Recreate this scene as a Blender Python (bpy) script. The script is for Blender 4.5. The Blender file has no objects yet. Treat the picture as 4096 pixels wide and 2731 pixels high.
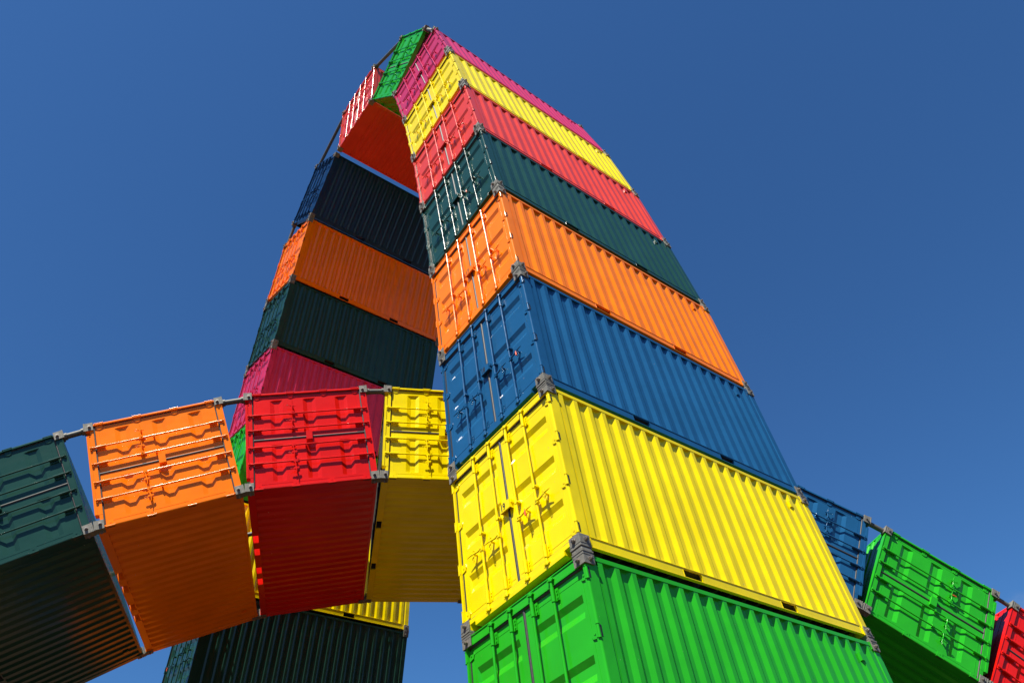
import bpy, math, random
from mathutils import Vector, Matrix
PI = math.pi
R = math.radians
random.seed(7)
scene = bpy.context.scene
C = bpy.context.scene.collection

# ---------------------------------------------------------------- camera
GZ = 2.70                      # height of the measured origin above the ground
cam_d = bpy.data.cameras.new('camera')
cam = bpy.data.objects.new('camera', cam_d)
C.objects.link(cam)
cam_d.sensor_width = 36.0
cam_d.lens = 36.0 * 3025.57 / 4096.0
cam_d.clip_end = 5000
cam_d.clip_start = 0.1
m = Matrix(((0.60537, 0.56678, 0.55883), (0.79297, -0.36883, -0.48493), (-0.06874, 0.73669, -0.67272)))
cam.matrix_world = Matrix.Translation((8.06948, -5.8066, -1.28286 + GZ)) @ m.to_4x4()
scene.camera = cam

# ---------------------------------------------------------------- sky and sun
SUN_EL, SUN_AZ = R(60), R(-69)           # azimuth measured from +x
CLOUD_SHIFT = 0.0
world = bpy.data.worlds.new('World')
scene.world = world
world.use_nodes = True
nt = world.node_tree
bg = nt.nodes['Background']
sky = nt.nodes.new('ShaderNodeTexSky')
sky.sky_type = 'NISHITA'
sky.sun_disc = False
sky.sun_elevation = SUN_EL
sky.sun_rotation = PI / 2 - SUN_AZ
sky.altitude = 0
sky.air_density = 1.0
sky.dust_density = 0.3
sky.ozone_density = 3.0
tint = nt.nodes.new('ShaderNodeMix'); tint.data_type = 'RGBA'; tint.blend_type = 'MULTIPLY'   # polarised, deep blue air
tint.inputs['Factor'].default_value = 1.0
tint.inputs[7].default_value = (.61, 1.15, 1.68, 1)
nt.links.new(sky.outputs['Color'], tint.inputs[6])
# a few low fair-weather clouds near the horizon
wtc = nt.nodes.new('ShaderNodeTexCoord')
cn = nt.nodes.new('ShaderNodeTexNoise'); cn.inputs['Scale'].default_value = 7.0; cn.inputs['Detail'].default_value = 7; cn.inputs['Roughness'].default_value = .6
cmap = nt.nodes.new('ShaderNodeMapping'); cmap.inputs['Scale'].default_value = (1, 1, 2.2); cmap.inputs['Location'].default_value = (CLOUD_SHIFT, 0, 0)
nt.links.new(wtc.outputs['Generated'], cmap.inputs['Vector']); nt.links.new(cmap.outputs[0], cn.inputs['Vector'])
cs = nt.nodes.new('ShaderNodeSeparateXYZ'); nt.links.new(wtc.outputs['Generated'], cs.inputs[0])
cz = nt.nodes.new('ShaderNodeMapRange'); cz.inputs[1].default_value = .315; cz.inputs[2].default_value = .25
nt.links.new(cs.outputs['Z'], cz.inputs[0])
cm = nt.nodes.new('ShaderNodeMapRange'); cm.inputs[1].default_value = .50; cm.inputs[2].default_value = .66
nt.links.new(cn.outputs['Fac'], cm.inputs[0])
cf = nt.nodes.new('ShaderNodeMath'); cf.operation = 'MULTIPLY'; nt.links.new(cz.outputs[0], cf.inputs[0]); nt.links.new(cm.outputs[0], cf.inputs[1])
cf2 = nt.nodes.new('ShaderNodeMath'); cf2.operation = 'MULTIPLY'; cf2.inputs[1].default_value = .8; nt.links.new(cf.outputs[0], cf2.inputs[0])
cmix = nt.nodes.new('ShaderNodeMix'); cmix.data_type = 'RGBA'; cmix.inputs[7].default_value = (6.5, 7.2, 8.6, 1)
nt.links.new(cf2.outputs[0], cmix.inputs['Factor']); nt.links.new(tint.outputs[2], cmix.inputs[6])
nt.links.new(cmix.outputs[2], bg.inputs['Color'])
bg.inputs['Strength'].default_value = 0.044

sun_d = bpy.data.lights.new('sun', 'SUN')
sun_d.energy = 5.0
sun_d.angle = R(0.53)
sun_d.color = (1.0, 0.94, 0.82)
sun = bpy.data.objects.new('sun', sun_d)
C.objects.link(sun)
sdir = Vector((math.cos(SUN_EL) * math.cos(SUN_AZ), math.cos(SUN_EL) * math.sin(SUN_AZ), math.sin(SUN_EL)))
sun.rotation_euler = sdir.to_track_quat('Z', 'Y').to_euler()
sun.location = (20, -20, 40)

scene.view_settings.view_transform = 'Standard'
scene.view_settings.look = 'None'
scene.view_settings.exposure = 0.72
scene.view_settings.gamma = 1.0

# ---------------------------------------------------------------- materials
def paint(name, col, rough=0.19, worn=0.0, coat=0.0):
    mt = bpy.data.materials.new(name)
    mt.use_nodes = True
    n = mt.node_tree; L = n.links
    b = n.nodes['Principled BSDF']
    tc0 = n.nodes.new('ShaderNodeTexCoord'); oi = n.nodes.new('ShaderNodeObjectInfo')
    om = n.nodes.new('ShaderNodeMath'); om.operation = 'MULTIPLY'; om.inputs[1].default_value = 40.0
    L.new(oi.outputs['Random'], om.inputs[0])
    tc = n.nodes.new('ShaderNodeVectorMath'); tc.operation = 'ADD'
    L.new(tc0.outputs['Object'], tc.inputs[0]); L.new(om.outputs[0], tc.inputs[1])
    # slow fading / chalking of the paint and small dirt specks
    nz = n.nodes.new('ShaderNodeTexNoise'); nz.inputs['Scale'].default_value = 1.3; nz.inputs['Detail'].default_value = 5
    L.new(tc.outputs[0], nz.inputs['Vector'])
    mp = n.nodes.new('ShaderNodeMapRange'); mp.inputs[1].default_value = .3; mp.inputs[2].default_value = .7
    mp.inputs[3].default_value = .90; mp.inputs[4].default_value = 1.06
    L.new(nz.outputs['Fac'], mp.inputs[0])
    mul = n.nodes.new('ShaderNodeVectorMath'); mul.operation = 'SCALE'
    mul.inputs[0].default_value = col
    L.new(mp.outputs[0], mul.inputs['Scale'])
    # rain streaks / grime
    mg = n.nodes.new('ShaderNodeMapping'); mg.inputs['Scale'].default_value = (9, 9, .8)
    L.new(tc.outputs[0], mg.inputs['Vector'])
    n2 = n.nodes.new('ShaderNodeTexNoise'); n2.inputs['Scale'].default_value = 1.0; n2.inputs['Detail'].default_value = 8; n2.inputs['Roughness'].default_value = .65
    L.new(mg.outputs[0], n2.inputs['Vector'])
    m2 = n.nodes.new('ShaderNodeMapRange'); m2.inputs[1].default_value = .60; m2.inputs[2].default_value = .80
    m2.inputs[3].default_value = 0; m2.inputs[4].default_value = .22
    L.new(n2.outputs['Fac'], m2.inputs[0])
    mx = n.nodes.new('ShaderNodeMix'); mx.data_type = 'RGBA'
    L.new(m2.outputs[0], mx.inputs['Factor'])
    L.new(mul.outputs[0], mx.inputs[6])
    mx.inputs[7].default_value = (col[0]*.6+.006, col[1]*.6+.005, col[2]*.6+.003, 1)
    # chips
    n3 = n.nodes.new('ShaderNodeTexNoise'); n3.inputs['Scale'].default_value = 22; n3.inputs['Detail'].default_value = 3
    L.new(tc.outputs[0], n3.inputs['Vector'])
    m3 = n.nodes.new('ShaderNodeMapRange'); m3.inputs[1].default_value = .765; m3.inputs[2].default_value = .785
    L.new(n3.outputs['Fac'], m3.inputs[0])
    mx2 = n.nodes.new('ShaderNodeMix'); mx2.data_type = 'RGBA'
    L.new(m3.outputs[0], mx2.inputs['Factor'])
    L.new(mx.outputs[2], mx2.inputs[6])
    mx2.inputs[7].default_value = (.35, .32, .28, 1)
    L.new(mx2.outputs[2], b.inputs['Base Color'])
    # roughness variation
    mr = n.nodes.new('ShaderNodeMapRange'); mr.inputs[3].default_value = rough*.8; mr.inputs[4].default_value = rough*1.35
    L.new(n2.outputs['Fac'], mr.inputs[0])
    L.new(mr.outputs[0], b.inputs['Roughness'])
    # gentle panel waviness plus orange peel
    n4 = n.nodes.new('ShaderNodeTexNoise'); n4.inputs['Scale'].default_value = 2.2; n4.inputs['Detail'].default_value = 2
    L.new(tc.outputs[0], n4.inputs['Vector'])
    bp = n.nodes.new('ShaderNodeBump'); bp.inputs['Strength'].default_value = .35; bp.inputs['Distance'].default_value = .03
    L.new(n4.outputs['Fac'], bp.inputs['Height'])
    n5 = n.nodes.new('ShaderNodeTexNoise'); n5.inputs['Scale'].default_value = 160; n5.inputs['Detail'].default_value = 1
    L.new(tc.outputs[0], n5.inputs['Vector'])
    bp2 = n.nodes.new('ShaderNodeBump'); bp2.inputs['Strength'].default_value = .12; bp2.inputs['Distance'].default_value = .002
    L.new(n5.outputs['Fac'], bp2.inputs['Height']); L.new(bp.outputs[0], bp2.inputs['Normal'])
    L.new(bp2.outputs[0], b.inputs['Normal'])
    b.inputs['Specular IOR Level'].default_value = .27
    return mt

def plain(name, col, rough=.6, metal=0.0, nscale=14, var=.25, bump=.3):
    mt = bpy.data.materials.new(name); mt.use_nodes = True
    n = mt.node_tree; L = n.links; b = n.nodes['Principled BSDF']
    tc = n.nodes.new('ShaderNodeTexCoord')
    nz = n.nodes.new('ShaderNodeTexNoise'); nz.inputs['Scale'].default_value = nscale; nz.inputs['Detail'].default_value = 6
    L.new(tc.outputs['Object'], nz.inputs['Vector'])
    cr = n.nodes.new('ShaderNodeMix'); cr.data_type = 'RGBA'
    cr.inputs[6].default_value = (*[c*(1-var) for c in col], 1); cr.inputs[7].default_value = (*[c*(1+var) for c in col], 1)
    L.new(nz.outputs['Fac'], cr.inputs['Factor']); L.new(cr.outputs[2], b.inputs['Base Color'])
    b.inputs['Roughness'].default_value = rough; b.inputs['Metallic'].default_value = metal
    bp = n.nodes.new('ShaderNodeBump'); bp.inputs['Strength'].default_value = bump; bp.inputs['Distance'].default_value = .01
    L.new(nz.outputs['Fac'], bp.inputs['Height']); L.new(bp.outputs[0], b.inputs['Normal'])
    return mt

PAINT = {
    'yellow': paint('yellow_paint', (.88, .70, .0003)),
    'orange': paint('orange_paint', (.97, .212, .001)),
    'red':    paint('red_paint', (.70, .010, .005)),
    'rose red': paint('rose_red_paint', (.70, .058, .032)),
    'blue':   paint('blue_paint', (.014, .098, .235)),
    'navy':   paint('navy_paint', (.009, .040, .115)),
    'dark green': paint('dark_green_paint', (.015, .060, .046)),
    'green':  paint('green_paint', (.022, .41, .014)),
    'pink':   paint('pink_paint', (.58, .032, .105)),
}
STEEL = plain('grey_primed_steel', (.16, .155, .13), .62, 0, 18, .35, .5)
BOLTM = plain('weathered_bolt_steel', (.26, .23, .20), .45, .6, 30, .35, .3)
PIPE = plain('grey_pipe_steel', (.10, .102, .088), .55, .1, 9, .3, .3)
RUBBER = plain('black_rubber', (.035, .033, .034), .55, 0, 20, .2, .2)
FLOOR_POCKETM = plain('dark_underfloor_pocket_shade', (.03, .026, .022), .8, 0, 6, .4, .4)
SEALM = plain('orange_red_plastic', (.85, .10, .03), .35, 0, 5, .05, .0)
BLACK = plain('black_decal_slot_shade', (.012, .012, .012), .5, 0, 5, .05, .0)

# ---------------------------------------------------------------- mesh helper
class MB:
    def __init__(s): s.v = []; s.f = []; s.sm = []
    def add(s, vs, fs, smooth=False):
        o = len(s.v); s.v += [tuple(p) for p in vs]; s.f += [tuple(i+o for i in f) for f in fs]; s.sm += [smooth]*len(fs); return s
    def box(s, x0, x1, y0, y1, z0, z1):
        return s.add([(x0,y0,z0),(x1,y0,z0),(x1,y1,z0),(x0,y1,z0),(x0,y0,z1),(x1,y0,z1),(x1,y1,z1),(x0,y1,z1)],
                     [(0,3,2,1),(4,5,6,7),(0,1,5,4),(1,2,6,5),(2,3,7,6),(3,0,4,7)])
    def cyl(s, p0, p1, r, n=12, r1=None, smooth=True, caps=True):
        p0, p1 = Vector(p0), Vector(p1); d = (p1-p0).normalized()
        a = d.orthogonal().normalized(); b = d.cross(a); r1 = r if r1 is None else r1
        vs = [p0 + (a*math.cos(2*PI*i/n) + b*math.sin(2*PI*i/n))*r for i in range(n)] + \
             [p1 + (a*math.cos(2*PI*i/n) + b*math.sin(2*PI*i/n))*r1 for i in range(n)]
        s.add(vs, [(i, (i+1) % n, n+(i+1) % n, n+i) for i in range(n)], smooth)
        if caps: s.add(vs, [tuple(range(n))[::-1], tuple(range(n, 2*n))])
        return s
    def prism(s, poly, axis, a0, a1):
        # poly: list of 2D points in the two other axes (cyclic order)
        n = len(poly)
        def P(q, t):
            return {'x': (t, q[0], q[1]), 'y': (q[0], t, q[1]), 'z': (q[0], q[1], t)}[axis]
        vs = [P(q, a0) for q in poly] + [P(q, a1) for q in poly]
        return s.add(vs, [(i, (i+1) % n, n+(i+1) % n, n+i) for i in range(n)] + [tuple(range(n))[::-1], tuple(range(n, 2*n))])
    def mesh(s, name, bevel=0):
        me = bpy.data.meshes.new(name); me.from_pydata(s.v, [], s.f)
        me.polygons.foreach_set('use_smooth', s.sm); me.update()
        import bmesh
        bm = bmesh.new(); bm.from_mesh(me)
        bmesh.ops.recalc_face_normals(bm, faces=bm.faces)
        if bevel:
            es = [e for e in bm.edges if len(e.link_faces) == 2 and e.calc_face_angle(0) > .6 and not (e.link_faces[0].smooth)]
            bmesh.ops.bevel(bm, geom=es, offset=bevel, segments=1, affect='EDGES', clamp_overlap=True)
        bm.to_mesh(me); bm.free()
        return me

W, H, LN = 2.438, 2.591, 6.058
HW = W/2

# ---------------------------------------------------------------- container part meshes
# container frame of reference: x across, y from the doors (0) to the closed end (LN), z up, origin at bottom centre of door end
def corrugated(a0, a1, z0, z1, depth, flat_o, slope, flat_i, start='o'):
    """profile along a: list of (a, d) with d=0 outer and d=depth inner"""
    pitch = flat_o + flat_i + 2*slope
    n = int((a1-a0)/pitch); off = ((a1-a0) - n*pitch)/2
    pr = [(a0, 0)]
    a = a0 + off
    for i in range(n):
        pr += [(a+flat_o/2, 0), (a+flat_o/2+slope, depth), (a+flat_o/2+slope+flat_i, depth), (a+flat_o/2+2*slope+flat_i, 0)]
        a += pitch
    pr.append((a1, 0))
    return pr

def side_mesh(sx):
    mb = MB(); X = HW - .010
    z0, z1 = .158, H - .062
    pr = corrugated(.215, LN-.20, z0, z1, .038, .072, .068, .070)
    vs = []
    for (y, d) in pr:
        vs += [(sx*(X-d), y, z0), (sx*(X-d), y, z1), (sx*(X-d-.004), y, z0), (sx*(X-d-.004), y, z1)]
    n = len(pr); fs = []
    for i in range(n-1):
        a, b = 4*i, 4*(i+1)
        fs += [(a, b, b+1, a+1), (a+2, a+3, b+3, b+2), (a, a+2, b+2, b), (a+1, b+1, b+3, a+3)]
    mb.add(vs, fs)
    # small ventilator hood near the far end, lashing stubs
    mb.box(*sorted((sx*(X-.03), sx*(X+.012))), LN-.62, LN-.56, H-.36, H-.24)
    return mb.mesh('side_panel_mesh')

def end_mesh():
    mb = MB(); Y = LN - .020
    pr = corrugated(-HW+.15, HW-.15, 0, 0, .045, .11, .02, .10)
    z0, z1 = .16, H-.10
    vs = []; fs = []
    for (x, d) in pr:
        vs += [(x, Y-d, z0), (x, Y-d, z1)]
    for i in range(len(pr)-1): fs.append((2*i, 2*i+2, 2*i+3, 2*i+1))
    mb.add(vs, fs)
    return mb.mesh('end_panel_mesh')

def roof_mesh():
    mb = MB(); Z = H - .006
    pr = corrugated(.30, LN-.30, 0, 0, .022, .09, .025, .07)
    x0, x1 = -HW+.045, HW-.045
    vs = []; fs = []
    for (y, d) in pr:
        z = Z - d
        vs += [(x0, y, z-.012), (x0+.05, y, z), (x1-.05, y, z), (x1, y, z-.012)]
    for i in range(len(pr)-1):
        a, b = 4*i, 4*i+4
        for k in range(3): fs.append((a+k, a+k+1, b+k+1, b+k))
    mb.add(vs, fs)
    mb.box(x0, x1, .10, .30, Z-.012, Z-.004); mb.box(x0, x1, LN-.30, LN-.10, Z-.012, Z-.004)
    return mb.mesh('roof_panel_mesh')

def pockets(kind):
    yc = LN/2
    return [(yc-1.025-.18, yc-1.025+.18), (yc+1.025-.18, yc+1.025+.18)] if kind == 2 else \
           [(yc-1.025-.16, yc-1.025+.16), (yc-.45-.15, yc-.45+.15), (yc+.45-.15, yc+.45+.15), (yc+1.025-.16, yc+1.025+.16)]

def floor_mesh(kind):
    mb = MB()
    mb.box(-HW+.06, HW-.06, .10, LN-.08, .150, .172)
    y = .42
    pk = pockets(kind)
    while y < LN-.3:
        if not any(a-.07 < y < b+.07 for a, b in pk):
            mb.box(-HW+.05, HW-.05, y-.002, y+.002, .03, .148)
            mb.box(-HW+.05, HW-.05, y+.002, y+.045, .03, .034)
            mb.box(-HW+.05, HW-.05, y+.002, y+.045, .144, .148)
        y += .30
    return mb.mesh('floor_mesh')

def pocket_mesh(a, b):
    mb = MB()
    if True:
        mb.box(-HW+.048, HW-.048, a-.006, a, .014, .146); mb.box(-HW+.048, HW-.048, b, b+.006, .014, .146)
        mb.box(-HW+.048, HW-.048, a-.006, b+.006, .140, .146)
    return mb.mesh('forklift_pocket_mesh')

def frame_mesh(kind):
    mb = MB()
    # corner castings
    for sx in (-1, 1):
        for y0, y1 in ((0, .178), (LN-.178, LN)):
            for z0, z1 in ((0, .118), (H-.118, H)):
                mb.box(*sorted((sx*HW, sx*(HW-.162))), y0, y1, z0, z1)
    for sx in (-1, 1):
        # front posts: narrow face, deep side, rounded outer edge
        a = HW - .003; r = .024
        poly = [(sx*(a-.050), .006), (sx*(a-r), .006)]
        for k in range(1, 6):
            t = PI/2*k/5
            poly.append((sx*(a-r+r*math.sin(t)), .006+r-r*math.cos(t)))
        poly += [(sx*a, .178), (sx*(a-.012), .186), (sx*(a-.012), .222), (sx*(a-.050), .222)]
        mb.prism(poly, 'z', .118, H-.118)
        # rear posts
        poly = [(sx*(a-.14), LN-.004), (sx*a, LN-.004), (sx*a, LN-.13), (sx*(a-.014), LN-.145), (sx*(a-.014), LN-.205), (sx*(a-.05), LN-.205), (sx*(a-.05), LN-.06), (sx*(a-.14), LN-.06)]
        mb.prism(poly, 'z', .118, H-.118)
        # top side rail
        mb.box(*sorted((sx*(HW-.006), sx*(HW-.062))), .178, LN-.178, H-.066, H-.010)
        # bottom side rail: recessed web, flanges, broken by the forklift pockets
        segs = []; last = .178
        for p0, p1 in pockets(kind): segs.append((last, p0)); last = p1
        segs.append((last, LN-.178))
        for p0, p1 in segs:
            mb.box(*sorted((sx*(HW-.016), sx*(HW-.022))), p0, p1, .022, .150)
            
        mb.box(*sorted((sx*(HW-.008), sx*(HW-.058))), .178, LN-.178, .1505, .1585); mb.box(*sorted((sx*(HW-.010), sx*(HW-.060))), .178, LN-.178, .012, .0215)
        for p0, p1 in pockets(kind):
            mb.box(*sorted((sx*(HW-.016), sx*(HW-.022))), p0, p1, .136, .150)
            mb.box(*sorted((sx*(HW-.012), sx*(HW-.050))), p0-.006, p0, .0218, .1502)
            mb.box(*sorted((sx*(HW-.012), sx*(HW-.050))), p1, p1+.006, .0218, .1502)
        # gussets closing the rail ends
        for g0, g1 in ((.20, .206), (LN-.206, LN-.20)):
            mb.box(*sorted((sx*(HW-.010), sx*(HW-.050))), g0, g1, .022, .150)
    # door sill with stepped ends
    mb.box(-HW+.30, HW-.30, .010, .12, .004, .140)
    for sx in (-1, 1):
        mb.box(*sorted((sx*(HW-.162), sx*(HW-.30))), .012, .12, .078, .138)
        mb.box(*sorted((sx*(HW-.292), sx*(HW-.300))), .0, .12, .012, .078)
        mb.box(*sorted((sx*(HW-.05), sx*(HW-.162))), .0125, .118, .118, .139)
    mb.box(-HW+.30, HW-.30, -.004, .010, .004, .052)
    # header and its gutter lip
    mb.box(-HW+.162, HW-.162, .012, .12, H-.120, H-.005)
    mb.box(-HW+.05, HW-.05, .0125, .11, H-.130, H-.118)
    mb.box(-HW+.162, HW-.162, .002, .012, H-.018, H-.005)
    # rear sill and header
    mb.box(-HW+.162, HW-.162, LN-.10, LN-.010, .016, .165)
    mb.box(-HW+.162, HW-.162, LN-.08, LN-.008, H-.105, H-.012)
    return mb.mesh('frame_mesh')

DZ0, DZ1 = .150, H-.142       # door leaf bottom and top
DY = .048                     # ridge plane of the door
def leaf_mesh(sx):
    mb = MB()
    x0, x1 = .020, HW-.078
    # x stations and z stations
    xs = [x0, x0+.120, x0+.138, x1-.128, x1-.110, x1]
    zt = DZ1
    st = []
    z = zt
    pr = [(zt, 0)]
    for drop, rec in ((.29, .27), (.42, .27), (.42, .27)):
        z -= drop; pr.append((z, 0)); pr.append((z-.078, .034)); z -= rec; pr.append((z+.088, .034)); pr.append((z, 0))
    pr.append((DZ0, 0))
    pr = pr[::-1]
    vs = []; fs = []
    nx = len(xs)
    for (zz, d) in pr:
        for i, x in enumerate(xs):
            dd = d if 2 <= i <= 3 else 0
            vs.append((sx*x, DY+dd, zz))
    for j in range(len(pr)-1):
        for i in range(nx-1):
            a = j*nx+i; fs.append((a, a+1, a+nx+1, a+nx))
    mb.add(vs, fs)
    # leaf edges
    mb.box(*sorted((sx*x0, sx*(x0+.05))), DY+.001, DY+.055, DZ0, DZ1)
    mb.box(*sorted((sx*x1, sx*(x1-.05))), DY+.001, DY+.055, DZ0, DZ1)
    mb.box(*sorted((sx*x0, sx*x1)), DY+.0015, DY+.055, DZ0, DZ0+.05)
    mb.box(*sorted((sx*x0, sx*x1)), DY+.0015, DY+.055, DZ1-.05, DZ1)
    # welded seam lines of the pressed panel
    for zz in (DZ0+.085, DZ1-.10):
        mb.box(*sorted((sx*(x0+.04), sx*(x1-.06))), DY-.003, DY, zz-.003, zz+.003)
    mb.box(*sorted((sx*(x1-.066), sx*(x1-.060))), DY-.003, DY, DZ0+.09, DZ1-.105)
    return mb.mesh('door_leaf_mesh')

RX = (.215, .610)
RY = -.004
def rod_mesh():
    mb = MB()
    r = .0175
    mb.cyl((0, RY, .085), (0, RY, H-.065), r, 14)
    for z0, z1 in ((.155, .335), (H-.335, H-.155)):
        mb.cyl((0, RY, z0), (0, RY, z1), .0255, 14)
        mb.box(-.012, .062, DY-.022, DY-.002, z0+.01, z1-.02)
        for zz in (z0+.04, (z0+z1)/2, z1-.05):
            mb.cyl((.048, DY-.022, zz), (.048, DY-.034, zz), .010, 8)
    for z in (1.20,):                  # guide rings
        mb.cyl((0, RY, z-.018), (0, RY, z+.018), .0245, 14)
        mb.box(-.008, .052, RY, DY-.001, z-.016, z+.016)
        mb.cyl((.034, RY+.002, z), (.034, RY-.018, z), .011, 8)
    for z, s in ((.070, -1), (H-.058, 1)):  # cams and keepers
        mb.cyl((0, RY, z-.022), (0, RY, z+.022), .030, 10)
        mb.cyl((-.045, RY+.004, z+.012*s), (.045, RY+.004, z+.012*s), .012, 8)
        mb.cyl((-.042, RY-.016, z), (-.042, .012, z), .013, 8)
        mb.cyl((.042, RY-.016, z), (.042, .012, z), .013, 8)
        mb.cyl((0, RY-.030, z), (0, RY+.01, z), .014, 8)
    return mb.mesh('lock_rod_mesh')

def handle_mesh(sx):
    mb = MB(); z = .975
    mb.box(*sorted((sx*-.022, sx*.045)), RY-.024, RY+.02, z-.042, z+.030)
    mb.cyl((sx*.020, RY-.034, z), (sx*.020, RY-.02, z), .012, 8)
    pts = [(.03, RY-.012, z-.005), (.09, RY-.016, z-.012), (.15, RY-.020, z-.005), (.20, RY-.024, z+.006), (.26, RY-.030, z+.003), (.315, RY-.036, z-.004)]
    rr = [.017, .013, .014, .013, .009, .006]
    for i in range(len(pts)-1):
        p, q = pts[i], pts[i+1]
        mb.cyl((sx*p[0], p[1], p[2]), (sx*q[0], q[1], q[2]), rr[i], 8, rr[i+1])
    # retainer catch with two lobes and hanging hasp ring
    cx = .19
    mb.cyl((sx*cx, DY, z+.005), (sx*cx, RY-.035, z+.005), .018, 8)
    mb.cyl((sx*(cx-.012), RY-.032, z+.045), (sx*(cx-.012), RY-.010, z+.045), .017, 8)
    mb.cyl((sx*(cx+.010), RY-.034, z-.042), (sx*(cx+.010), RY-.010, z-.042), .018, 8)
    mb.box(*sorted((sx*(cx-.024), sx*(cx+.020))), RY-.030, RY-.018, z-.045, z+.045)
    n = 10; cz = z-.085
    for i in range(n):
        a, b = 2*PI*i/n, 2*PI*(i+1)/n
        mb.cyl((sx*(cx+.012+.017*math.cos(a)), RY-.018, cz+.030*math.sin(a)), (sx*(cx+.012+.017*math.cos(b)), RY-.018, cz+.030*math.sin(b)), .0055, 6)
    return mb.mesh('handle_mesh')

HZ = (.245, .945, 1.655, 2.345)
def hinge_mesh(sx):
    mb = MB()
    xo = HW
    # tapered blade lying on the leaf
    poly = [(sx*(xo-.015), -.075), (sx*(xo-.140), -.048), (sx*(xo-.155), 0.0), (sx*(xo-.140), .048), (sx*(xo-.015), .075)]
    mb.prism([(p[0], p[1]) for p in poly], 'y', DY-.014, DY-.001)
    mb.box(*sorted((sx*(xo-.05), sx*(xo-.012))), .0, DY-.001, -.068, .068)
    mb.cyl((sx*(xo-.013), .014, -.072), (sx*(xo-.013), .014, .072), .0175, 12)
    mb.cyl((sx*(xo-.013), .014, .072), (sx*(xo-.013), .014, .080), .022, 12)
    mb.cyl((sx*(xo-.013), .014, -.080), (sx*(xo-.013), .014, -.072), .022, 12)
    mb.cyl((sx*(xo-.095), DY-.014, 0), (sx*(xo-.095), DY-.020, 0), .014, 8)
    return mb.mesh('hinge_mesh')
def slot_mesh(sx):
    mb = MB()
    mb.box(*sorted((sx*(HW-.004), sx*(HW-.0005))), .034, .056, -.066, .066)  # black plate standing in for the shade inside the slot
    return mb.mesh('hinge_slot_shade_mesh')

def gasket_mesh():
    mb = MB()
    y0, y1 = DY-.012, DY+.02
    mb.cyl((0, DY+.006, DZ0-.005), (0, DY+.006, DZ1+.004), .024, 12)
    for z in (DZ0-.001, DZ1+.002):
        mb.cyl((-HW+.075, DY-.002, z), (HW-.075, DY-.002, z), .018, 10)
    for s in (-1, 1):
        mb.box(*sorted((s*(HW-.054), s*(HW-.077))), DY-.006, DY+.03, DZ0, DZ1)
    return mb.mesh('door_gasket_mesh')

def lockbox_mesh():
    mb = MB()
    mb.box(-.115, .100, -.022, -.017, 1.215, 1.345)
    mb.box(-.115, .100, -.017, DY-.004, 1.339, 1.345)
    mb.box(-.115, -.109, -.017, DY-.004, 1.215, 1.339)
    mb.box(.094, .100, -.017, DY-.004, 1.215, 1.339)
    mb.box(-.109, .094, .0, .02, 1.235, 1.30)
    mb.box(.100, .116, .0, DY-.004, 1.29, 1.34)
    return mb.mesh('lock_box_mesh')

T = .018
def bracket_mesh(sx, sy, sz):
    """cap bolted round one corner casting; sx,sy,sz give the corner (sy=0 door end)"""
    mb = MB()
    X = sx*HW; Y = 0 if sy == 0 else LN; Z = 0 if sz == 0 else H
    ny = -1 if sy == 0 else 1; nz = -1 if sz == 0 else 1
    def B(ax, bx, ay, by, az, bz):
        mb.box(*sorted((X+sx*ax, X+sx*bx)), *sorted((Y+ny*ay, Y+ny*by)), *sorted((Z+nz*az, Z+nz*bz)))
    g = .0315
    B(-.168, T, .0, T, -.142, g)          # plate on the end face
    B(.0, T, -.150, 0, -.142, g)          # plate on the side face
    B(-.168, -.001, -.150, -.001, .001, g)  # plate between the containers
    # raised weld ridges near the joint
    B(-.170, T+.006, T, T+.006, .006, g-.004); B(T, T+.006, -.152, T, .006, g-.004)
    B(-.170, T+.004, T, T+.004, -.030, -.016); B(T, T+.004, -.152, T, -.030, -.016)
    return mb.mesh('corner_bracket_mesh', .004)
def bolt_mesh(sx, sy, sz, which):
    mb = MB()
    X = sx*HW; Y = 0 if sy == 0 else LN; Z = 0 if sz == 0 else H
    ny = -1 if sy == 0 else 1; nz = -1 if sz == 0 else 1
    if which == 0: p = Vector((X-sx*.085, Y+ny*T, Z-nz*.078)); d = Vector((0, ny, 0))
    else: p = Vector((X+sx*T, Y-ny*.085, Z-nz*.078)); d = Vector((sx, 0, 0))
    mb.cyl(p, p+d*.006, .036, 14, smooth=False)
    mb.cyl(p+d*.006, p+d*.034, .029, 6, smooth=False)
    mb.cyl(p+d*.034, p+d*.046, .016, 10)
    return mb.mesh('bolt_mesh', 0)

# ---------------------------------------------------------------- build one source container
def link(name, me, mat, parent=None):
    o = bpy.data.objects.new(name, me)
    if len(me.materials) == 0: me.materials.append(None)
    o.material_slots[0].link = 'OBJECT'; o.material_slots[0].material = mat
    C.objects.link(o)
    if parent: o.parent = parent
    return o

M = {}
for k in (2, 4):
    M['frame', k] = frame_mesh(k); M['floor', k] = floor_mesh(k); M['pocket', k] = [pocket_mesh(a, b) for a, b in pockets(k)]
for s in (-1, 1):
    M['side', s] = side_mesh(s); M['leaf', s] = leaf_mesh(s); M['handle', s] = handle_mesh(s); M['hinge', s] = hinge_mesh(s); M['slot', s] = slot_mesh(s)
M['end'] = end_mesh(); M['roof'] = roof_mesh(); M['rod'] = rod_mesh(); M['gasket'] = gasket_mesh(); M['box'] = lockbox_mesh()
for sx in (-1, 1):
    for sy in (0, 1):
        for sz in (0, 1):
            M['br', sx, sy, sz] = bracket_mesh(sx, sy, sz)
            for w in (0, 1): M['bo', sx, sy, sz, w] = bolt_mesh(sx, sy, sz, w)

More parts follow.
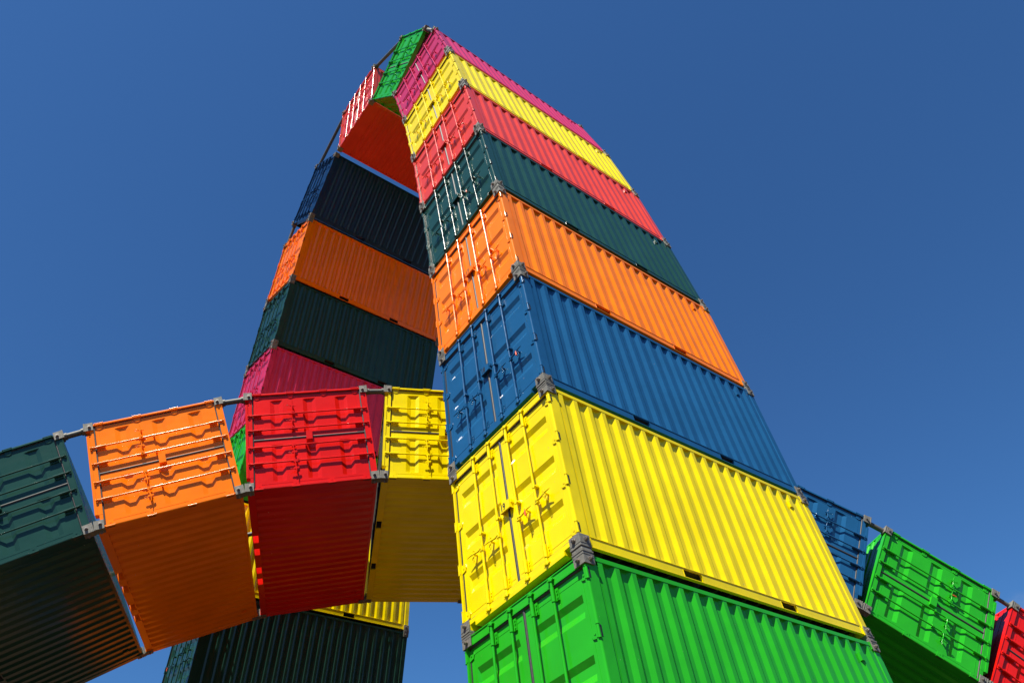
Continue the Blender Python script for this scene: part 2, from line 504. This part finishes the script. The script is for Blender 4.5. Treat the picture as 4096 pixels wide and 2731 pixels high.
def make_container(kind):
    root = bpy.data.objects.new('shipping_container', None); C.objects.link(root)
    root['category'] = 'shipping container'
    P = None
    link('frame', M['frame', kind], P, root)
    for s in (-1, 1): link('side_panel', M['side', s], P, root)
    link('roof_panel', M['roof'], P, root); link('end_panel', M['end'], P, root)
    link('floor', M['floor', kind], FLOOR_POCKETM, root)
    for pm in M['pocket', kind]: link('forklift_pocket', pm, P if kind == 4 else FLOOR_POCKETM, root)  # dark walls paint in the shade inside pockets; lit ones keep the container paint
    link('door_gasket', M['gasket'], RUBBER, root)
    link('lock_box', M['box'], P, root)
    for s in (-1, 1):
        d = link('door', M['leaf', s], P, root)
        for rx in RX:
            r = link('lock_rod', M['rod'], P, d); r.location.x = s*rx
            h = link('handle', M['handle', s], P, d); h.location = (s*rx, 0, (-.02 if rx == RX[0] else .0))
        for z in HZ:
            h = link('hinge', M['hinge', s], P, d); h.location.z = z
            h = link('hinge_slot_shade', M['slot', s], BLACK, d); h.location.z = z
    for sx in (-1, 1):
        for sy in (0, 1):
            for sz in (0, 1):
                b = link('corner_bracket', M['br', sx, sy, sz], STEEL, root)
                for w in (0, 1): link('bolt', M['bo', sx, sy, sz, w], BOLTM, b)
    return root

def set_paint(root, mat):
    for ch in root.children_recursive:
        if ch.type == 'MESH' and ch.material_slots and ch.material_slots[0].material is None:
            ch.material_slots[0].material = mat

def copy_tree(o, parent=None):
    c = o.copy(); C.objects.link(c); c.parent = parent
    for ch in o.children:
        copy_tree(ch, c)
    return c

# arch poses measured from the photograph: x, z of the inner lower corner and lean, in each arch's own plane
POS1 = {20: [0.0456, 0.0031, 0.076], 19: [-0.1627, 2.6545, 0.0922], 18: [-0.4246, 5.3029, 0.098], 17: [-0.7022, 7.9457, 0.1203], 16: [-1.0364, 10.5863, 0.1595],
        15: [-1.472, 13.2182, 0.1762], 14: [-1.9495, 15.845, 0.2156], 13: [-2.5248, 18.4485, 0.2765], 12: [-3.2693, 21.002, 0.6715], 11: [-4.9137, 23.0831, 1.5934],
        10: [-7.4683, 22.9889, 2.4797], 9: [-9.0902, 20.8938, 2.8348], 8: [-9.8822, 18.3542, 2.9142], 7: [-10.4726, 15.7561, 2.9656], 6: [-10.9446, 13.1209, 2.9642],
        5: [-11.4142, 10.5056, 3.0551], 4: [-11.6415, 7.8645, 2.9706], 21: [.295, -2.641, 0.08], 3: [-11.98, 5.24, 3.06], 2: [-12.20, 2.60, 3.075], 1: [-12.38, -.05, 3.09]}
POS2 = {8: [1.4665, 7.4143, 1.5791], 9: [-1.1789, 7.3831, 1.7439], 10: [-3.7861, 6.9124, 1.9253], 11: [-6.2688, 5.9779, 2.0745], 5: [8.9046, 4.7509, 1.0775],
        4: [11.0546, 3.1853, 0.9396], 3: [13.0266, 1.3943, 0.8298]}
def nxt(p, th, h=H+.065):
    return [p[0]-h*math.sin(p[2]), p[1]+h*math.cos(p[2]), th]
def prv(p, th, h=H+.065):
    return [p[0]+h*math.sin(th), p[1]-h*math.cos(th), th]
POS2[7] = prv(POS2[8], 1.415); POS2[6] = prv(POS2[7], 1.262)
POS2[12] = nxt(POS2[11], 2.20); POS2[13] = nxt(POS2[12], 2.33); POS2[14] = nxt(POS2[13], 2.42); 
POS2[2] = prv(POS2[3], .74)
A2, Y2 = 1.11191, 3.85535

COL1 = {21: 'orange', 20: 'green', 19: 'yellow', 18: 'blue', 17: 'orange', 16: 'dark green', 15: 'rose red', 14: 'yellow', 13: 'pink', 12: 'green', 11: 'rose red', 10: 'navy',
        9: 'orange', 8: 'dark green', 7: 'pink', 6: 'green', 5: 'yellow', 4: 'dark green', 3: 'orange', 2: 'blue', 1: 'yellow'}
COL2 = {2: 'yellow', 3: 'red', 4: 'green', 5: 'blue', 6: 'pink', 7: 'orange', 8: 'yellow', 9: 'red', 10: 'orange', 11: 'dark green', 12: 'pink', 13: 'blue', 14: 'yellow'}
LAB1 = {21: 'orange container on the ground, foot of the near tower leg',
        20: 'bright green container at the bottom edge, under the yellow one numbered 19',
        19: 'big bright yellow container with 19 on its lock box, in the near tower leg',
        18: 'blue container with 18 on its lock box, in the near tower leg',
        17: 'orange container with 17 on its lock box, above the blue one of the near leg',
        16: 'dark green container in the near leg, between the orange one and the red one',
        15: 'red container of the near leg, between dark green below and yellow above',
        14: 'upper yellow container of the near leg, right under the pink one near the top',
        13: 'pink container at the top of the near leg, beside the tilted green one',
        12: 'steeply tilted green container at the very top of the tall arch',
        11: 'red container at the crown of the tall arch, dark red roof facing down',
        10: 'navy blue container high in the far leg, sky gap above it',
        9: 'orange container of the far leg, between navy blue above and dark green below',
        8: 'dark green container of the far leg, between orange above and pink below',
        7: 'pink container of the far leg, partly hidden behind the low arch',
        6: 'green container of the far leg, seen left of the bright red one',
        5: 'yellow container low in the far leg, on a dark green one',
        4: 'blackish green container at the bottom edge, lowest one seen of the far leg',
        3: 'orange container in the far leg, second above its blue neighbour near the ground',
        2: 'blue container in the far leg, second from the ground',
        1: 'yellow container standing on the ground, foot of the far leg'}
LAB2 = {2: 'yellow container below the red one at the right foot of the low arch',
        3: 'red container cut by the right edge, in the right end of the low arch',
        4: 'bright green container of the low arch at lower right',
        5: 'blue container of the low arch, half hidden behind the near tower leg',
        6: 'pink container of the low arch behind the near leg, beside the blue one',
        7: 'orange container of the low arch behind the near leg, beside the yellow one',
        8: 'yellow container at the crown of the low arch, meeting the near tower leg',
        9: 'bright red container of the low arch, doors towards the camera, between orange and yellow',
        10: 'orange container of the low arch, between dark green and bright red',
        11: 'dark green container of the low arch, cut by the left edge',
        12: 'pink container of the low arch, below the dark green one at the left',
        13: 'blue container low in the left end of the low arch',
        14: 'yellow container at the left foot of the low arch'}
NUM = {('a', 19): '19', ('a', 18): '18', ('a', 17): '17', ('a', 16): '16'}

src = {2: make_container(2), 4: make_container(4)}
def basis(arch, X, Y, Z):
    if arch == 'a': return Vector((X, Y, Z))
    y = Y
    return Vector((X*math.cos(A2) - y*math.sin(A2), X*math.sin(A2) + y*math.cos(A2), Z))
def place(arch, num, p, col, label):
    up = (arch == 'a' and num >= 12) or (arch == 'b' and num <= 7)
    kind = 4 if (arch, num) in (('b', 9), ('b', 10)) else 2
    root = copy_tree(src[kind])
    x, z, th = p
    eu = (math.cos(th), math.sin(th)); ev = (-math.sin(th), math.cos(th))
    if (arch, num) == ('a', 11):
        ex, ez = ev, (-eu[0], -eu[1])
        o = (x + H*eu[0] + HW*ev[0], z + H*eu[1] + HW*ev[1])
    elif up:
        ex, ez = eu, ev
        o = (x + HW*eu[0], z + HW*eu[1])
    else:
        ex, ez = (-eu[0], -eu[1]), (-ev[0], -ev[1])
        o = (x + HW*eu[0] + H*ev[0], z + HW*eu[1] + H*ev[1])
    y0 = 0 if arch == 'a' else Y2
    vx = basis(arch, ex[0], 0, ex[1]); vy = basis(arch, 0, 1, 0); vz = basis(arch, ez[0], 0, ez[1])
    t = basis(arch, o[0], y0, o[1]); t.z += GZ
    mt = Matrix(((vx.x, vy.x, vz.x, t.x), (vx.y, vy.y, vz.y, t.y), (vx.z, vy.z, vz.z, t.z), (0, 0, 0, 1)))
    root.matrix_world = mt
    root['label'] = label
    root['group'] = 'containers of the tall arch' if arch == 'a' else 'containers of the low arch'
    set_paint(root, PAINT[col])
    if (arch, num) in NUM:
        box = [c for c in root.children if c.name.startswith('lock_box')][0]
        tx = bpy.data.curves.new('number', 'FONT'); tx.body = NUM[arch, num]; tx.size = .150; tx.extrude = .0004; tx.offset = .0035
        tx.align_x = 'CENTER'; tx.align_y = 'CENTER'
        tmp = bpy.data.objects.new('number_curve', tx); C.objects.link(tmp)
        bpy.context.view_layer.update()
        me = bpy.data.meshes.new_from_object(tmp.evaluated_get(bpy.context.evaluated_depsgraph_get()))
        bpy.data.objects.remove(tmp)
        me.materials.clear(); me.materials.append(BLACK)
        to = bpy.data.objects.new('number', me); C.objects.link(to)
        to.parent = box; to.rotation_euler = (PI/2, 0, 0); to.scale = (.72, 1, 1); to.location = (-.045, -.0232, 1.280)
    return root
OBJ = {}
for n in sorted(POS1): OBJ['a', n] = place('a', n, POS1[n], COL1[n], LAB1[n])
for n in sorted(POS2): OBJ['b', n] = place('b', n, POS2[n], COL2[n], LAB2[n])

# red security seals on a few handles
def seal(root, sx, rx, label):
    mb = MB()
    mb.cyl((0, 0, 0), (0, 0, -.065), .013, 10); mb.cyl((0, 0, 0), (0, 0, .03), .005, 6)
    d = [c for c in root.children if c.name.startswith('door') and 'gasket' not in c.name][0 if sx < 0 else 1]
    o = link('security_seal', mb.mesh('security_seal_mesh'), SEALM, d)
    o.location = (sx*(rx+.195), RY-.045, .935)
seal(OBJ['a', 19], 1, RX[0], ''); seal(OBJ['a', 18], 1, RX[1], ''); seal(OBJ['a', 16], 1, RX[0], ''); seal(OBJ['b', 4], 1, RX[0], ''); seal(OBJ['a', 4], -1, RX[1], '')

for k in (2, 4):
    for ch in list(src[k].children_recursive): bpy.data.objects.remove(ch)
    bpy.data.objects.remove(src[k])

# ---------------------------------------------------------------- tie bars between the outer corners
def corner_world(arch, p, u, v, y):
    x, z, th = p
    X = x + u*math.cos(th) - v*math.sin(th); Z = z + u*math.sin(th) + v*math.cos(th)
    w = basis(arch, X, y + (0 if arch == 'a' else Y2), Z); w.z += GZ
    return w
def tie(arch, lo, hi, pos, y, label, group):
    W1 = H if (arch, lo) == ('a', 11) else W; H1 = W if (arch, lo) == ('a', 11) else H
    W2 = H if (arch, hi) == ('a', 11) else W
    p0 = corner_world(arch, pos[lo], W1-.085, H1+.03, y); p1 = corner_world(arch, pos[hi], W2-.085, -.03, y)
    d = p1-p0
    if d.length < .02: return
    if d.length < .30 and arch == 'a':
        yo = -1 if y < 1 else 1; ye = 0 if y < 1 else LN
        ys = sorted((ye+yo*(T-.004), ye-yo*.148))
        q = []
        for (n_, ww, v_) in ((lo, W1, H1+.0318), (hi, W2, -.0318)):
            for u_, y_ in ((ww-.166, ys[0]), (ww+T-.004, ys[0]), (ww+T-.004, ys[1]), (ww-.166, ys[1])):
                q.append(corner_world(arch, pos[n_], u_, v_, y_))
        c0 = sum(q, Vector())/8
        mb = MB(); mb.add([tuple(k-c0) for k in q], [(0, 3, 2, 1), (4, 5, 6, 7), (0, 1, 5, 4), (1, 2, 6, 5), (2, 3, 7, 6), (3, 0, 4, 7)])
        o = bpy.data.objects.new('spacer_wedge', mb.mesh('spacer_wedge_mesh', .005)); o.data.materials.append(STEEL); C.objects.link(o)
        o.location = c0
        o['label'] = label.replace('grey bar', 'steel wedge').replace('joining', 'between'); o['category'] = 'steel wedge'; o['group'] = group.replace('tie bars', 'steel wedges')
        return
    mb = MB(); dn = d.normalized()
    r = .058 if d.length > .3 else .045
    mb.cyl((0, 0, 0), d, r, 24)
    if d.length > .35:
        mb.cyl((0, 0, 0), dn*.05, r+.016, 24); mb.cyl(d-dn*.05, d, r+.016, 24)
    o = bpy.data.objects.new('tie_bar', mb.mesh('tie_bar_mesh')); o.data.materials.append(PIPE); C.objects.link(o)
    o.location = p0
    o['label'] = label; o['category'] = 'tie bar'; o['group'] = group
NM1 = {20: 'bright green', 19: 'number 19 yellow', 18: 'number 18 blue', 17: 'number 17 orange', 16: 'dark green', 15: 'red', 14: 'upper yellow', 13: 'pink', 12: 'tilted green', 11: 'crown red', 10: 'navy blue', 9: 'orange', 8: 'dark green', 7: 'pink', 6: 'green', 5: 'yellow', 4: 'lowest dark green', 3: 'low orange', 2: 'low blue', 1: 'ground yellow', 21: 'ground orange'}
NM2 = {2: 'yellow', 3: 'right-edge red', 4: 'bright green', 5: 'blue', 6: 'hidden pink', 7: 'hidden orange', 8: 'yellow', 9: 'red', 10: 'orange', 11: 'dark green', 12: 'pink', 13: 'blue', 14: 'low yellow'}
for a in range(21, 1, -1):
    for y, w in ((.09, 'front'), (LN-.09, 'back')):
        leg = 'near leg' if a > 12 else 'far leg'
        tie('a', a, a-1, POS1, y, f'grey bar at {w} joining {NM1[a]} and {NM1[a-1]} containers of {leg}', 'tie bars of the tall arch')
for a in range(2, 14):
    for y, w in ((.09, 'front'), (LN-.09, 'back')):
        tie('b', a, a+1, POS2, y, f'grey bar at {w} joining {NM2[a]} and {NM2[a+1]} containers of low arch', 'tie bars of the low arch')

# ---------------------------------------------------------------- ground
def ground_mat():
    mt = bpy.data.materials.new('bounce_tinted_paving'); mt.use_nodes = True  # unseen paving, dark reddish tone set for its warm bounce onto undersides
    n = mt.node_tree; L = n.links; b = n.nodes['Principled BSDF']
    tc = n.nodes.new('ShaderNodeTexCoord')
    br = n.nodes.new('ShaderNodeTexBrick'); br.inputs['Scale'].default_value = 1.0; br.inputs['Mortar Size'].default_value = .012
    br.inputs['Brick Width'].default_value = 1.0; br.inputs['Row Height'].default_value = .5
    br.inputs['Color1'].default_value = (.072, .036, .016, 1); br.inputs['Color2'].default_value = (.088, .046, .022, 1); br.inputs['Mortar'].default_value = (.03, .028, .024, 1)
    L.new(tc.outputs['Object'], br.inputs['Vector'])
    nz = n.nodes.new('ShaderNodeTexNoise'); nz.inputs['Scale'].default_value = .35; nz.inputs['Detail'].default_value = 8
    L.new(tc.outputs['Object'], nz.inputs['Vector'])
    mp = n.nodes.new('ShaderNodeMapRange'); mp.inputs[3].default_value = .7; mp.inputs[4].default_value = 1.25; L.new(nz.outputs['Fac'], mp.inputs[0])
    sc = n.nodes.new('ShaderNodeVectorMath'); sc.operation = 'SCALE'; L.new(br.outputs['Color'], sc.inputs[0]); L.new(mp.outputs[0], sc.inputs['Scale'])
    L.new(sc.outputs[0], b.inputs['Base Color']); b.inputs['Roughness'].default_value = .85
    return mt
mb = MB(); mb.add([(-1500, -1500, 0), (1500, -1500, 0), (1500, 1500, 0), (-1500, 1500, 0)], [(0, 1, 2, 3)])
g = bpy.data.objects.new('ground', mb.mesh('ground_mesh')); g.data.materials.append(ground_mat()); C.objects.link(g)
g['kind'] = 'structure'

# unseen dark ring added all round to block low horizon skylight
def skylight_blocker_mesh():
    mb = MB(); n = 180; rows = ((58, 0), (64, 7), (72, 12), (84, 13.5), (100, 10), (140, 0))
    vs = []
    for i in range(n):
        a = 2*PI*i/n
        k = 1 + .22*math.sin(3*a+1) + .16*math.sin(7*a+.4) + .10*math.sin(17*a) + random.uniform(-.12, .12)
        for r, h in rows: vs.append(((r+random.uniform(-2, 2))*math.cos(a), (r+random.uniform(-2, 2))*math.sin(a), -.05 if h == 0 else h*k))
    m_ = len(rows)
    fs = [(i*m_+j, i*m_+j+1, ((i+1) % n)*m_+j+1, ((i+1) % n)*m_+j) for i in range(n) for j in range(m_-1)]
    mb.add(vs, fs, True)
    return mb.mesh('skylight_blocker_mesh')
hl = bpy.data.objects.new('skylight_blocker', skylight_blocker_mesh()); hl.data.materials.append(plain('dark_blocker_green', (.03, .04, .018), .9, 0, .6, .5, 1)); C.objects.link(hl)
hl['kind'] = 'structure'
